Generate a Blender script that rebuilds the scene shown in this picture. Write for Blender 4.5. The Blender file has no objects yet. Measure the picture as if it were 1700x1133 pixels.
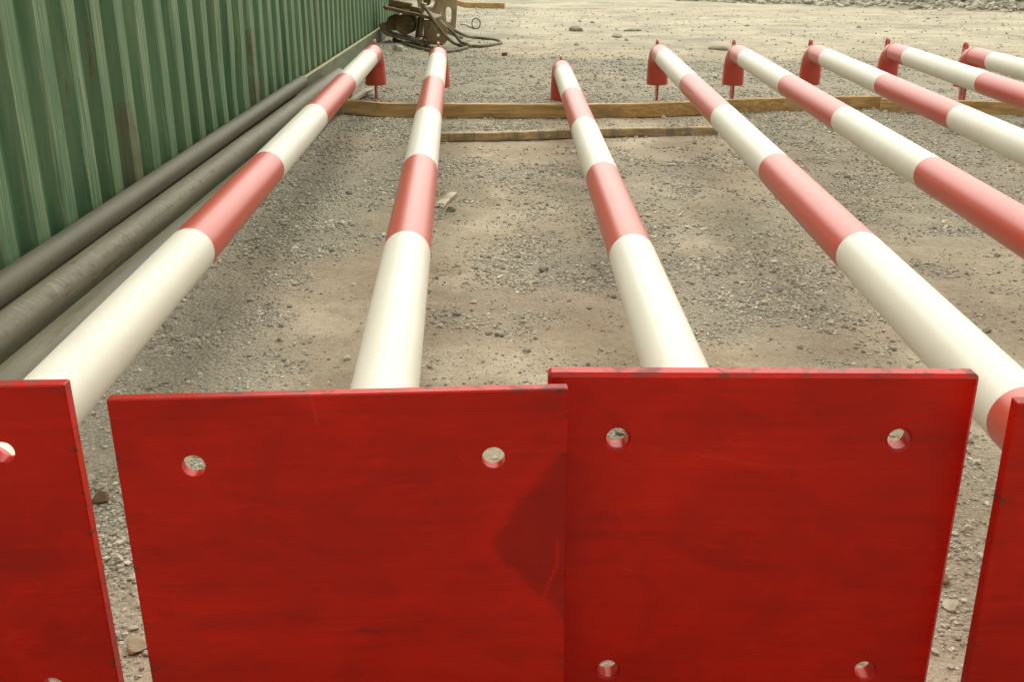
import bpy, bmesh, math, random
import numpy as np
from mathutils import Vector, Matrix
C = bpy.context.scene.collection
sc = bpy.context.scene
random.seed(7)

# ------------------------------------------------------------------ camera
CAM_H = 1.172
cam_d = bpy.data.cameras.new("camera"); cam = bpy.data.objects.new("camera", cam_d); C.objects.link(cam)
cam_d.sensor_width = 36.0; cam_d.lens = 36.358; cam_d.clip_start = 0.05; cam_d.clip_end = 2000
pt, rl = 0.3755, 0.0056
cp, sp, cr, sr = math.cos(pt), math.sin(pt), math.cos(rl), math.sin(rl)
R0 = np.array([[1, 0, 0], [0, -sp, -cp], [0, cp, -sp]])
RW = np.array([[cr, -sr, 0], [sr, cr, 0], [0, 0, 1]]) @ R0
cam.matrix_world = Matrix([[RW[0][i], -RW[1][i], -RW[2][i], (0, 0, CAM_H)[i]] for i in range(3)] + [[0, 0, 0, 1]])
sc.camera = cam

# ------------------------------------------------------------------ light
SUN_EL, SUN_AZ = math.radians(56), math.radians(4)      # azimuth from +Y towards +X
w = bpy.data.worlds.new("World"); sc.world = w; w.use_nodes = True
nt = w.node_tree; nt.nodes.clear()
sky = nt.nodes.new('ShaderNodeTexSky'); sky.sky_type = 'NISHITA'; sky.sun_disc = False
sky.sun_elevation = SUN_EL; sky.sun_rotation = SUN_AZ
sky.air_density = 1.0; sky.dust_density = 7.0; sky.ozone_density = 1.0
hs = nt.nodes.new('ShaderNodeHueSaturation'); hs.inputs['Saturation'].default_value = 0.12
mul = nt.nodes.new('ShaderNodeMix'); mul.data_type = 'RGBA'; mul.blend_type = 'MULTIPLY'
mul.inputs[0].default_value = 1.0; mul.inputs[7].default_value = (1.0, 0.965, 0.875, 1)
veil = nt.nodes.new('ShaderNodeMix'); veil.data_type = 'RGBA'; veil.inputs[0].default_value = 0.8; 
# cloud layer over the clear sky: thin and bright where the sun stands behind it (ahead), thick and grey behind
wc = nt.nodes.new('ShaderNodeTexCoord'); wd = nt.nodes.new('ShaderNodeVectorMath'); wd.operation = 'DOT_PRODUCT'
lv = Vector((0.03, 1.0, 0.42)).normalized(); wd.inputs[1].default_value = lv[:]
wr = nt.nodes.new('ShaderNodeMapRange'); wr.interpolation_type = 'SMOOTHSTEP'; wr.inputs[1].default_value = -0.35; wr.inputs[2].default_value = 0.95; wr.inputs[3].default_value = 2.6; wr.inputs[4].default_value = 7.2
nt.links.new(wc.outputs['Generated'], wd.inputs[0]); nt.links.new(wd.outputs['Value'], wr.inputs[0]); nt.links.new(wr.outputs[0], veil.inputs[7])
bg = nt.nodes.new('ShaderNodeBackground'); bg.inputs[1].default_value = 0.15
ow = nt.nodes.new('ShaderNodeOutputWorld')
nt.links.new(sky.outputs[0], hs.inputs['Color']); nt.links.new(hs.outputs[0], veil.inputs[6]); nt.links.new(veil.outputs[2], mul.inputs[6])
nt.links.new(mul.outputs[2], bg.inputs[0]); nt.links.new(bg.outputs[0], ow.inputs[0])
sd = bpy.data.lights.new("sun", 'SUN'); sd.energy = 0.5; sd.angle = math.radians(80); sd.color = (1, 0.965, 0.88)
sun = bpy.data.objects.new("sun", sd); C.objects.link(sun)
dv = Vector((math.sin(SUN_AZ) * math.cos(SUN_EL), math.cos(SUN_AZ) * math.cos(SUN_EL), math.sin(SUN_EL)))
sun.rotation_euler = dv.to_track_quat('Z', 'Y').to_euler(); sun.location = dv * 30
vs = sc.view_settings; vs.view_transform = 'Standard'; vs.look = 'None'; vs.gamma = 1; vs.exposure = 0.98
sc.display_settings.display_device = 'sRGB'

# ------------------------------------------------------------------ noise and ground height
def _hash(ix, iy, seed):
    h = (ix.astype(np.int64) * 374761393 + iy.astype(np.int64) * 668265263 + seed * 974634777) & 0xffffffff
    h = ((h ^ (h >> 13)) * 1274126177) & 0xffffffff
    h = ((h ^ (h >> 16)) * 2246822519) & 0xffffffff
    return ((h ^ (h >> 15)) & 0xffffff) / float(0xffffff)
def vnoise(x, y, seed=0):
    ix = np.floor(x); iy = np.floor(y); fx = x - ix; fy = y - iy
    fx = fx * fx * fx * (fx * (fx * 6 - 15) + 10); fy = fy * fy * fy * (fy * (fy * 6 - 15) + 10)
    a = _hash(ix, iy, seed); b = _hash(ix + 1, iy, seed); c = _hash(ix, iy + 1, seed); d = _hash(ix + 1, iy + 1, seed)
    return (a * (1 - fx) + b * fx) * (1 - fy) + (c * (1 - fx) + d * fx) * fy
def fbm(x, y, seed=0, o=4, g=0.5):
    s = 0; a = 1; t = 0
    for k in range(o):
        s = s + a * vnoise(x * 2 ** k + 17.3 * k, y * 2 ** k - 9.1 * k, seed + k); t += a; a *= g
    return s / t
def sstep(a, b, x):
    t = np.clip((x - a) / (b - a), 0, 1); return t * t * (3 - 2 * t)
def gbase(x, y):
    x = np.asarray(x, float); y = np.asarray(y, float)
    slope = -0.006 * np.clip(y - 1.3, -3, 60)
    right = sstep(-1.35, -0.85, x)
    return slope * right
BANK = lambda x, y: (y - 20.3 + 0.65 * (x - 8.3))             # > 0 beyond the toe of the rubble bank
def gravel_mask(x, y):
    n = fbm(x * 1.1, y * 1.1, 3, 4); n2 = fbm(x * 3.2, y * 3.2, 11, 3)
    m = 1.7 * (n - 0.5) + 1.3 * (n2 - 0.5) + 0.26
    def blob(cx, cy, rx, ry, a):
        return a * np.exp(-((x - cx) / rx) ** 2 - ((y - cy) / ry) ** 2)
    m = m + 0.75 * (1 - sstep(-0.9, -0.55, x - 0.06 * (y - 3)))              # along the first pole
    m = m + 0.75 * sstep(7.5, 7.9, y) * (1 - sstep(10.6, 12.0, y + 0.5 * (n2 - 0.5)))
    m = m + 0.8 * sstep(1.2, 1.9, x) * sstep(4.0, 5.2, y) * (1 - sstep(9.5, 11, y))
    m = m + blob(0.05, 4.1, 0.28, 0.5, 0.5) + blob(0.75, 3.4, 0.3, 0.9, 0.45) + blob(-0.55, 5.6, 0.35, 0.6, 0.5)
    m = m + blob(0.1, 2.5, 0.5, 0.25, 0.25) + blob(0.75, 5.6, 0.4, 0.5, 0.45)
    m = m - blob(-0.42, 3.3, 0.34, 1.3, 0.85) - blob(-0.2, 6.0, 0.35, 0.25, 0.55) - blob(0.35, 3.0, 0.25, 0.4, 0.4)
    m = m - 0.45 * sstep(11, 13, y)
    return np.clip(m, 0, 1)
def gheight(x, y):
    x = np.asarray(x, float); y = np.asarray(y, float)
    z = gbase(x, y)
    z = z + 0.022 * (fbm(x * 0.9, y * 0.9, 21, 3) - 0.5)
    z = z + 0.011 * (fbm(x * 6, y * 6, 31, 3) - 0.5)
    z = z + 0.009 * (fbm(x * 22, y * 22, 41, 3, 0.65) - 0.5)
    far = sstep(11.5, 14, y)
    z = z + far * 0.05 * (fbm(x * 0.7, y * 1.3, 51, 4) - 0.5)
    b = BANK(x, y) + 1.2 * (fbm(x * 0.8, y * 0.8, 61, 3) - 0.5)
    z = z + np.clip(b, 0, 6) * 0.22 + sstep(-0.3, 0.5, b) * 0.18 * (fbm(x * 2, y * 2, 71, 4) - 0.4)
    return z

# ------------------------------------------------------------------ helpers
def link(name, me, mats=None, parent=None):
    o = bpy.data.objects.new(name, me); C.objects.link(o)
    for m in (mats or []):
        me.materials.append(m)
    if parent is not None:
        o.parent = parent
    return o
def tag(o, label=None, cat=None, group=None, kind=None):
    if label: o['label'] = label
    if cat: o['category'] = cat
    if group: o['group'] = group
    if kind: o['kind'] = kind
    return o
def empty(name, mat=None, loc=None):
    o = bpy.data.objects.new(name, None); C.objects.link(o); o.empty_display_size = 0.1
    if mat is not None: o.matrix_world = mat
    if loc is not None: o.location = loc
    return o
def mesh_np(name, V, F, smooth=False):
    me = bpy.data.meshes.new(name); V = np.asarray(V, np.float32); F = np.asarray(F, np.int32)
    n = F.shape[1]
    me.vertices.add(len(V)); me.vertices.foreach_set('co', V.ravel())
    me.loops.add(F.size); me.loops.foreach_set('vertex_index', F.ravel())
    me.polygons.add(len(F)); me.polygons.foreach_set('loop_start', np.arange(len(F), dtype=np.int32) * n)
    try: me.polygons.foreach_set('loop_total', np.full(len(F), n, np.int32))
    except Exception: pass
    me.polygons.foreach_set('use_smooth', np.full(len(F), smooth, bool))
    me.update(calc_edges=True); me.validate()
    return me
def bm_mesh(bm, name, smooth=False, angle=None):
    bmesh.ops.recalc_face_normals(bm, faces=bm.faces[:])
    me = bpy.data.meshes.new(name)
    for f in bm.faces: f.smooth = smooth or angle is not None
    if angle is not None:
        for e in bm.edges:
            if len(e.link_faces) == 2 and e.calc_face_angle(0) > angle: e.smooth = False
    bm.to_mesh(me); bm.free(); return me
def add_box(bm, c, s, rot=None, bev=0.0):
    r = bmesh.ops.create_cube(bm, size=1)
    vs_ = r['verts']; M = Matrix.Translation(c) @ (rot.to_4x4() if rot else Matrix.Identity(4)) @ Matrix.Diagonal((s[0], s[1], s[2], 1))
    bmesh.ops.transform(bm, matrix=M, verts=vs_)
    if bev:
        es = list({e for v in vs_ for e in v.link_edges})
        bmesh.ops.bevel(bm, geom=es, offset=bev, segments=2, profile=0.5, affect='EDGES')
def rings_tube(bm, rings, closed=False, mats=None):
    """rings: list of lists of points; joins neighbours with quads"""
    vr = [[bm.verts.new(p) for p in r] for r in rings]
    n = len(vr[0])
    for i in range(len(vr) - 1):
        for k in range(n):
            f = bm.faces.new((vr[i][k], vr[i][(k + 1) % n], vr[i + 1][(k + 1) % n], vr[i + 1][k]))
            if mats: f.material_index = mats[i]
    return vr
def path_tube(bm, pts, r, n=12, cap=True):
    pts = [Vector(p) for p in pts]; rr = r if isinstance(r, (list, tuple)) else [r] * len(pts)
    up = Vector((0.13, 0.2, 1)); rings = []
    for i, p in enumerate(pts):
        t = (pts[min(i + 1, len(pts) - 1)] - pts[max(i - 1, 0)]).normalized()
        a = t.cross(up).normalized(); b = a.cross(t).normalized(); up = b
        rings.append([p + rr[i] * (math.cos(2 * math.pi * k / n) * a + math.sin(2 * math.pi * k / n) * b) for k in range(n)])
    vr = rings_tube(bm, rings)
    if cap:
        bm.faces.new(vr[0][::-1]); bm.faces.new(vr[-1])
def catmull(pts, sub=6):
    P = [Vector(p) for p in pts]; P = [2 * P[0] - P[1]] + P + [2 * P[-1] - P[-2]]; out = []
    for i in range(1, len(P) - 2):
        for s in range(sub):
            t = s / sub; a, b, c, d = P[i - 1], P[i], P[i + 1], P[i + 2]
            out.append(0.5 * ((2 * b) + (c - a) * t + (2 * a - 5 * b + 4 * c - d) * t * t + (3 * b - a - 3 * c + d) * t ** 3))
    out.append(P[-2]); return out
def circle(cx, cy, r, n=28):
    return [(cx + r * math.cos(2 * math.pi * k / n), cy + r * math.sin(2 * math.pi * k / n)) for k in range(n)]
def rrect(x0, y0, x1, y1, r, n=5):
    out = []
    for cx, cy, a0 in ((x1 - r, y1 - r, 0), (x0 + r, y1 - r, 90), (x0 + r, y0 + r, 180), (x1 - r, y0 + r, 270)):
        for k in range(n + 1):
            a = math.radians(a0 + 90 * k / n); out.append((cx + r * math.cos(a), cy + r * math.sin(a)))
    return out
def inset(loop, d):
    n = len(loop); out = []
    for i in range(n):
        p0, p1, p2 = (Vector(loop[(i - 1) % n]), Vector(loop[i]), Vector(loop[(i + 1) % n]))
        e1 = (p1 - p0).normalized(); e2 = (p2 - p1).normalized()
        nn = (Vector((-e1.y, e1.x)) + Vector((-e2.y, e2.x)))
        nn = nn.normalized() if nn.length > 1e-9 else Vector((-e1.y, e1.x))
        out.append(tuple(p1 + nn * d))
    return out
def slab(bm, outer, holes, t, c=0.002, to3=lambda u, v, d: (u, d, v)):
    """flat plate with holes: outline (counter clockwise) in u,v, thickness t along d, edges chamfered by c"""
    def lp(loop, d): return [bm.verts.new(to3(u, v, d)) for u, v in loop]
    fr, bk = [], []
    for i, L in enumerate([outer] + list(holes)):
        ins = inset(L, c) if i == 0 else inset(L, -c * 0.6)
        cc = c if i == 0 else c * 0.6
        a, b, d_, e = lp(ins, 0), lp(L, cc), lp(L, t - cc), lp(ins, t)
        n = len(L)
        for p, q in ((a, b), (b, d_), (d_, e)):
            for k in range(n): bm.faces.new((p[k], p[(k + 1) % n], q[(k + 1) % n], q[k]))
        fr.append(a); bk.append(e)
    for loops in (fr, bk):
        es = []
        for L in loops:
            for k in range(len(L)): es.append(bm.edges.get((L[k], L[(k + 1) % len(L)])))
        bmesh.ops.triangle_fill(bm, use_beauty=True, use_dissolve=False, edges=es)

# ------------------------------------------------------------------ materials
def mat(name):
    m = bpy.data.materials.new(name); m.use_nodes = True; n = m.node_tree
    b = n.nodes['Principled BSDF']; return m, n, b
class NB:
    def __init__(s, n): s.n = n
    def node(s, t, **k):
        x = s.n.nodes.new(t)
        for a, b in k.items(): setattr(x, a, b)
        return x
    def put(s, sock, v):
        if hasattr(v, 'links') or isinstance(v, bpy.types.NodeSocket): s.n.links.new(v, sock)
        elif v is not None: sock.default_value = v
    def coord(s, kind='Object', scale=(1, 1, 1), loc=(0, 0, 0), rot=(0, 0, 0)):
        t = s.node('ShaderNodeTexCoord'); m = s.node('ShaderNodeMapping')
        m.inputs['Scale'].default_value = scale; m.inputs['Location'].default_value = loc; m.inputs['Rotation'].default_value = rot
        s.n.links.new(t.outputs[kind], m.inputs['Vector']); return m.outputs[0]
    def noise(s, vec, scale, detail=4, rough=0.55, dist=0.0):
        x = s.node('ShaderNodeTexNoise'); s.put(x.inputs['Vector'], vec); x.inputs['Scale'].default_value = scale
        x.inputs['Detail'].default_value = detail; x.inputs['Roughness'].default_value = rough; x.inputs['Distortion'].default_value = dist
        return x.outputs['Fac']
    def ramp(s, fac, stops, interp='LINEAR'):
        x = s.node('ShaderNodeValToRGB'); s.put(x.inputs[0], fac); e = x.color_ramp.elements; x.color_ramp.interpolation = interp
        while len(e) < len(stops): e.new(0.5)
        for i, (p, c) in enumerate(stops):
            e[i].position = p; e[i].color = tuple(c) + (1,) if len(c) == 3 else c
        return x.outputs[0]
    def fac(s, fac, a, b):
        x = s.node('ShaderNodeMapRange'); s.put(x.inputs[0], fac); x.inputs[1].default_value = a; x.inputs[2].default_value = b; return x.outputs[0]
    def mix(s, f, a, b, blend='MIX'):
        x = s.node('ShaderNodeMix', data_type='RGBA', blend_type=blend); s.put(x.inputs[0], f)
        s.put(x.inputs[6], tuple(a) + (1,) if isinstance(a, tuple) and len(a) == 3 else a)
        s.put(x.inputs[7], tuple(b) + (1,) if isinstance(b, tuple) and len(b) == 3 else b); return x.outputs[2]
    def math(s, op, a, b=None, c=None):
        x = s.node('ShaderNodeMath', operation=op); s.put(x.inputs[0], a)
        if b is not None: s.put(x.inputs[1], b)
        if c is not None: s.put(x.inputs[2], c)
        return x.outputs[0]
    def bump(s, h, strength, dist, normal=None):
        x = s.node('ShaderNodeBump'); x.inputs['Strength'].default_value = strength; x.inputs['Distance'].default_value = dist
        s.put(x.inputs['Height'], h)
        if normal is not None: s.n.links.new(normal, x.inputs['Normal'])
        return x.outputs[0]
    def sep(s, vec):
        x = s.node('ShaderNodeSeparateXYZ'); s.n.links.new(vec, x.inputs[0]); return x.outputs

def plate_paint(seed, wedge=False):
    m, n, b = mat('red_plate_paint'); q = NB(n); L = (seed * 3.7, seed * 1.9, seed * 5.3)
    co = q.coord('Object')
    st = q.noise(q.coord('Object', (1.6, 1, 17), L), 2.2, 6, 0.6, 1.2)        # brushed strokes across
    big = q.noise(q.coord('Object', (1, 1, 1.5), L), 4.2, 5, 0.62, 0.6)
    mid = q.noise(q.coord('Object', (1, 1, 1.3), (L[1], L[2], L[0])), 11, 4, 0.6, 0.8)
    c = q.ramp(big, [(0.28, (0.33, 0.0085, 0.003)), (0.42, (0.41, 0.0085, 0.0026)), (0.58, (0.47, 0.0095, 0.0025)), (0.74, (0.54, 0.012, 0.003))])
    c = q.mix(q.math('MULTIPLY', q.fac(st, 0.50, 0.80), 0.40), c, (0.46, 0.007, 0.0035))
    c = q.mix(q.math('MULTIPLY', q.math('MULTIPLY', q.fac(st, 0.50, 0.30), q.fac(mid, 0.42, 0.66)), 0.42), c, (0.14, 0.008, 0.005))
    sw = q.noise(q.coord('Object', (1, 1, 1.9), (L[1], L[0], L[2])), 3.1, 3, 0.5, 2.2)
    ridge = q.math('SUBTRACT', 1.0, q.fac(q.math('ABSOLUTE', q.math('SUBTRACT', sw, 0.5)), 0.0, 0.022))
    c = q.mix(q.math('MULTIPLY', q.math('MULTIPLY', ridge, q.fac(st, 0.42, 0.62)), 0.38), c, (0.60, 0.014, 0.004))
    lap = q.math('MULTIPLY', q.fac(sw, 0.56, 0.585), 0.22)
    c = q.mix(lap, c, (0.26, 0.008, 0.004))
    c = q.mix(q.math('MULTIPLY', q.fac(mid, 0.66, 0.76), 0.4), c, (0.12, 0.010, 0.007))
    if wedge:
        X, Y, Z = q.sep(co)
        wob = q.math('MULTIPLY', q.math('SUBTRACT', q.noise(co, 14, 4), 0.5), 0.05)
        d = q.math('SUBTRACT', q.math('SUBTRACT', X, 0.186), q.math('MULTIPLY', q.math('ABSOLUTE', q.math('SUBTRACT', Z, 0.07)), 0.78))
        d = q.math('ADD', d, wob)
        edge = q.math('SUBTRACT', 1.0, q.fac(q.math('ABSOLUTE', q.math('ADD', d, 0.014)), 0.0, 0.022))
        c = q.mix(q.math('MULTIPLY', edge, 0.38), c, (0.52, 0.009, 0.004))
        c = q.mix(q.math('MULTIPLY', q.fac(d, -0.002, 0.014), 0.5), c, (0.19, 0.0055, 0.0035))
        # paint run
        px = q.math('ADD', 0.288, q.math('MULTIPLY', q.math('MINIMUM', q.math('SUBTRACT', Z, 0.03), 0.0), 0.33))
        run = q.math('SUBTRACT', 1.0, q.fac(q.math('ABSOLUTE', q.math('SUBTRACT', q.math('ADD', X, q.math('MULTIPLY', wob, 0.15)), px)), 0.0015, 0.0045))
        run = q.math('MULTIPLY', run, q.math('MULTIPLY', q.fac(Z, -0.045, -0.035), q.fac(Z, 0.075, 0.06)))
        c = q.mix(q.math('MULTIPLY', run, 0.6), c, (0.52, 0.009, 0.004))
    # chips of bare steel near edges
    X, Y, Z = q.sep(co)
    ed = q.fac(q.math('MAXIMUM', q.math('ABSOLUTE', X), q.math('ABSOLUTE', Z)), 0.286, 0.300)
    ch = q.noise(q.coord('Object', (1, 1, 2.5), L), 26, 6, 0.7, 0.3)
    chip = q.math('MULTIPLY', ed, q.fac(ch, 0.575, 0.65))
    fine = q.noise(q.coord('Object', (1.0, 1, 60), (L[2], L[0], L[1])), 3, 4, 0.6, 0.6)
    c = q.mix(q.math('MULTIPLY', q.fac(fine, 0.50, 0.36), 0.14), c, (0.16, 0.005, 0.003))
    wx = q.node('ShaderNodeTexWave', wave_type='BANDS', bands_direction='X'); q.put(wx.inputs['Vector'], q.coord('Object', (1, 1, 1), L, (0, 0.9 + seed, 0)))
    wx.inputs['Scale'].default_value = 1.3; wx.inputs['Distortion'].default_value = 9; wx.inputs['Detail'].default_value = 2; wx.inputs['Detail Scale'].default_value = 0.8
    scr = q.math('MULTIPLY', q.fac(wx.outputs['Fac'], 0.9985, 1.0), q.fac(big, 0.54, 0.62))
    c = q.mix(q.math('MULTIPLY', scr, 0.25), c, (0.45, 0.06, 0.04))
    c = q.mix(chip, c, (0.055, 0.030, 0.022))
    spk = q.math('MULTIPLY', q.fac(q.noise(co, 160, 1), 0.82, 0.84), 0.5)
    c = q.mix(spk, c, (0.42, 0.30, 0.24))
    topw = q.math('MULTIPLY', q.fac(Z, 0.2925, 0.2965), q.fac(q.noise(q.coord('Object', (1.0, 1, 3), (L[1], L[2], L[0])), 17, 6, 0.75, 0.5), 0.50, 0.60))
    c = q.mix(q.math('MULTIPLY', topw, 0.75), c, (0.13, 0.032, 0.022))
    q.put(b.inputs['Base Color'], c)
    q.put(b.inputs['Roughness'], q.math('ADD', q.math('ADD', 0.22, q.math('MULTIPLY', mid, 0.16)), q.math('MULTIPLY', topw, 0.2)))
    b.inputs['Specular IOR Level'].default_value = 0.22
    nn = q.bump(q.noise(q.coord('Object', (3, 1, 40), L), 6, 4), 0.10, 0.002)
    nn = q.bump(q.noise(co, 220, 3), 0.10, 0.001, nn)
    q.put(b.inputs['Normal'], nn)
    return m
def pole_red():
    m, n, b = mat('red_gloss_paint'); q = NB(n); co = q.coord('Object')
    big = q.noise(q.coord('Object', (1, .35, 1)), 6, 3)
    c = q.ramp(big, [(0.3, (0.44, 0.042, 0.018)), (0.7, (0.49, 0.052, 0.024))])
    q.put(b.inputs['Base Color'], c); b.inputs['Roughness'].default_value = 0.40; b.inputs['IOR'].default_value = 1.5
    b.inputs['Coat Weight'].default_value = 0.60; b.inputs['Coat Roughness'].default_value = 0.36; b.inputs['Coat IOR'].default_value = 1.45
    q.put(b.inputs['Normal'], q.bump(q.noise(co, 60, 2), 0.02, 0.001)); return m
def pole_white():
    m, n, b = mat('cream_white_paint'); q = NB(n); co = q.coord('Object')
    big = q.noise(q.coord('Object', (1, .4, 1)), 7, 5, 0.65)
    c = q.ramp(big, [(0.3, (0.63, 0.61, 0.51)), (0.55, (0.675, 0.655, 0.555)), (0.8, (0.69, 0.67, 0.57))])
    dirt = q.fac(q.noise(co, 55, 5, 0.7), 0.74, 0.84)
    c = q.mix(q.math('MULTIPLY', dirt, 0.35), c, (0.45, 0.40, 0.29))
    q.put(b.inputs['Base Color'], c); q.put(b.inputs['Roughness'], q.math('ADD', 0.34, q.math('MULTIPLY', big, 0.15))); b.inputs['Specular IOR Level'].default_value = 0.4
    q.put(b.inputs['Normal'], q.bump(q.noise(co, 120, 3), 0.05, 0.001)); return m
def container_paint(rust_boxes=()):
    m, n, b = mat('green_container_paint'); q = NB(n); co = q.coord('Object')
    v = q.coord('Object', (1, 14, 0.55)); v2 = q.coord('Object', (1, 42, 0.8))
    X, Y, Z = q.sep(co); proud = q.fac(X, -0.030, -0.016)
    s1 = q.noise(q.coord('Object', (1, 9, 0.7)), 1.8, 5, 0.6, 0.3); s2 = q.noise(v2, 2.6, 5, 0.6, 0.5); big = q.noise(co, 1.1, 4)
    c = q.ramp(s1, [(0.3, (0.054, 0.126, 0.060)), (0.5, (0.096, 0.186, 0.092)), (0.7, (0.165, 0.245, 0.135))])
    c = q.mix(q.math('MULTIPLY', q.math('MULTIPLY', q.fac(s2, 0.50, 0.66), proud), 0.8), c, (0.33, 0.37, 0.23))     # rub scratches on proud ribs only, also painting in rib highlights against shaded recesses
    c = q.mix(q.math('MULTIPLY', q.fac(big, 0.5, 0.7), 0.35), c, (0.115, 0.15, 0.075))
    r = q.math('MULTIPLY', q.fac(q.noise(v2, 1.7, 6, 0.7, 0.8), 0.60, 0.66), q.fac(q.noise(co, 2.3, 3), 0.44, 0.56))
    c = q.mix(r, c, q.ramp(q.noise(co, 30, 4), [(0.3, (0.09, 0.035, 0.015)), (0.7, (0.22, 0.10, 0.045))]))
    sp_ = q.fac(q.noise(q.coord('Object', (1, 2.5, 1)), 9, 5, 0.7), 0.68, 0.73)
    c = q.mix(sp_, c, (0.13, 0.055, 0.022))
    if rust_boxes:
        X, Y, Z = q.sep(co); wob = q.math('MULTIPLY', q.math('SUBTRACT', q.noise(co, 12, 5, 0.7), 0.5), 0.11)
        Yw = q.math('ADD', Y, wob); Zw = q.math('ADD', Z, wob)
        for y0, y1, z0, z1 in rust_boxes:
            k = q.math('MULTIPLY', q.math('MULTIPLY', q.math('GREATER_THAN', Yw, y0), q.math('LESS_THAN', Yw, y1)),
                       q.math('MULTIPLY', q.math('GREATER_THAN', Zw, z0), q.math('LESS_THAN', Zw, z1)))
            c = q.mix(q.math('MULTIPLY', k, q.math('MULTIPLY', q.fac(q.noise(co, 7, 5, 0.7), 0.30, 0.75), 0.8)), c, q.ramp(s2, [(0.3, (0.07, 0.045, 0.028)), (0.55, (0.14, 0.092, 0.052)), (0.7, (0.20, 0.17, 0.10))]))
    q.put(b.inputs['Base Color'], c); q.put(b.inputs['Roughness'], q.math('ADD', 0.5, q.math('MULTIPLY', s1, 0.3))); b.inputs['Specular IOR Level'].default_value = 0.28
    q.put(b.inputs['Normal'], q.bump(q.math('ADD', s1, q.noise(co, 6, 3)), 0.25, 0.012)); return m
def rail_paint():
    m, n, b = mat('dusty_green_rail_paint'); q = NB(n); co = q.coord('Object')
    s = q.noise(q.coord('Object', (1, 1.2, 6)), 3, 6, 0.65); X, Y, Z = q.sep(co)
    c = q.ramp(s, [(0.3, (0.075, 0.100, 0.060)), (0.55, (0.125, 0.150, 0.090)), (0.75, (0.20, 0.19, 0.11))])
    lip = q.math('MULTIPLY', q.fac(q.math('ADD', Z, q.math('MULTIPLY', s, 0.02)), 0.153, 0.160), 0.8)
    c = q.mix(lip, c, (0.46, 0.40, 0.18))
    q.put(b.inputs['Base Color'], c); b.inputs['Roughness'].default_value = 0.6
    q.put(b.inputs['Normal'], q.bump(q.noise(co, 14, 4), 0.25, 0.006)); return m
def pipe_steel(seed, marks=False, tone=1.0):
    m, n, b = mat('dusty_mill_steel'); q = NB(n); L = (seed, seed * 2.3, seed * 0.7); co = q.coord('Object')
    s = q.noise(q.coord('Object', (9, 0.6, 9), L), 2.2, 6, 0.65); f = q.noise(q.coord('Object', (1, 1, 1), L), 22, 5, 0.6)
    c = q.ramp(s, [(0.3, tuple(tone * v for v in (0.150, 0.139, 0.090))), (0.5, tuple(tone * v for v in (0.205, 0.192, 0.128))), (0.7, tuple(tone * v for v in (0.265, 0.250, 0.170)))])
    c = q.mix(q.math('MULTIPLY', q.fac(f, 0.55, 0.75), 0.4), c, (0.11, 0.10, 0.078))
    r = q.math('MULTIPLY', q.fac(q.noise(q.coord('Object', (14, 0.8, 14), L), 1.6, 5, 0.7), 0.57, 0.66), q.fac(f, 0.38, 0.55))
    c = q.mix(q.math('MULTIPLY', r, 0.8), c, (0.115, 0.075, 0.036))
    if marks:
        wv = q.node('ShaderNodeTexWave', wave_type='BANDS', bands_direction='Y'); q.put(wv.inputs['Vector'], q.coord('Object', (0.3, 1, 0.3)))
        wv.inputs['Scale'].default_value = 6.5; wv.inputs['Distortion'].default_value = 11; wv.inputs['Detail'].default_value = 3; wv.inputs['Detail Scale'].default_value = 2.5
        X, Y, Z = q.sep(co)
        band = q.math('MULTIPLY', q.fac(X, 0.004, 0.018), q.fac(X, 0.062, 0.05))
        k = q.math('MULTIPLY', q.math('MULTIPLY', q.fac(wv.outputs['Fac'], 0.86, 0.97), band), q.fac(q.noise(co, 8, 3), 0.42, 0.6))
        c = q.mix(q.math('MULTIPLY', k, 0.4), c, (0.33, 0.30, 0.21))
        k2 = q.math('MULTIPLY', q.math('MULTIPLY', q.fac(X, 0.036, 0.046), q.fac(X, 0.060, 0.054)), q.fac(q.noise(q.coord('Object', (4, 3, 4)), 6, 4), 0.52, 0.6))
        c = q.mix(q.math('MULTIPLY', k2, 0.7), c, (0.125, 0.082, 0.040))
    q.put(b.inputs['Base Color'], c); b.inputs['Specular IOR Level'].default_value = 0.3
    q.put(b.inputs['Roughness'], q.math('ADD', 0.42, q.math('MULTIPLY', s, 0.25)))
    q.put(b.inputs['Normal'], q.bump(f, 0.15, 0.003)); return m
def wood(seed, base=((0.30, 0.165, 0.052), (0.50, 0.31, 0.115), (0.66, 0.48, 0.22)), stain=None):
    m, n, b = mat('weathered_timber'); q = NB(n); L = (seed * 2.1, seed, seed * 1.3); co = q.coord('Object')
    g = q.noise(q.coord('Object', (1.2, 22, 22), L), 2.4, 6, 0.62, 0.6); p = q.noise(q.coord('Object', (1, 1, 3), L), 5, 5, 0.6)
    c = q.ramp(g, [(0.28, base[0]), (0.5, base[1]), (0.72, base[2])])
    c = q.mix(q.math('MULTIPLY', q.fac(p, 0.48, 0.66), 0.6), c, (0.20, 0.15, 0.085))
    if stain: c = q.mix(q.math('MULTIPLY', q.fac(q.noise(q.coord('Object', (9, 1, 1), L), 3, 4), 0.5, 0.6), 0.6), c, stain)
    X, Y, Z = q.sep(q.coord('Object', (3.1, 1, 1), L)); vo = q.node('ShaderNodeTexVoronoi'); q.put(vo.inputs['Vector'], q.coord('Object', (1.6, 3, 9), L)); vo.inputs['Scale'].default_value = 2.2
    c = q.mix(q.fac(vo.outputs['Distance'], 0.07, 0.03), c, (0.05, 0.028, 0.014))
    q.put(b.inputs['Base Color'], c); b.inputs['Roughness'].default_value = 0.75
    q.put(b.inputs['Normal'], q.bump(g, 0.4, 0.004)); return m
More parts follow.
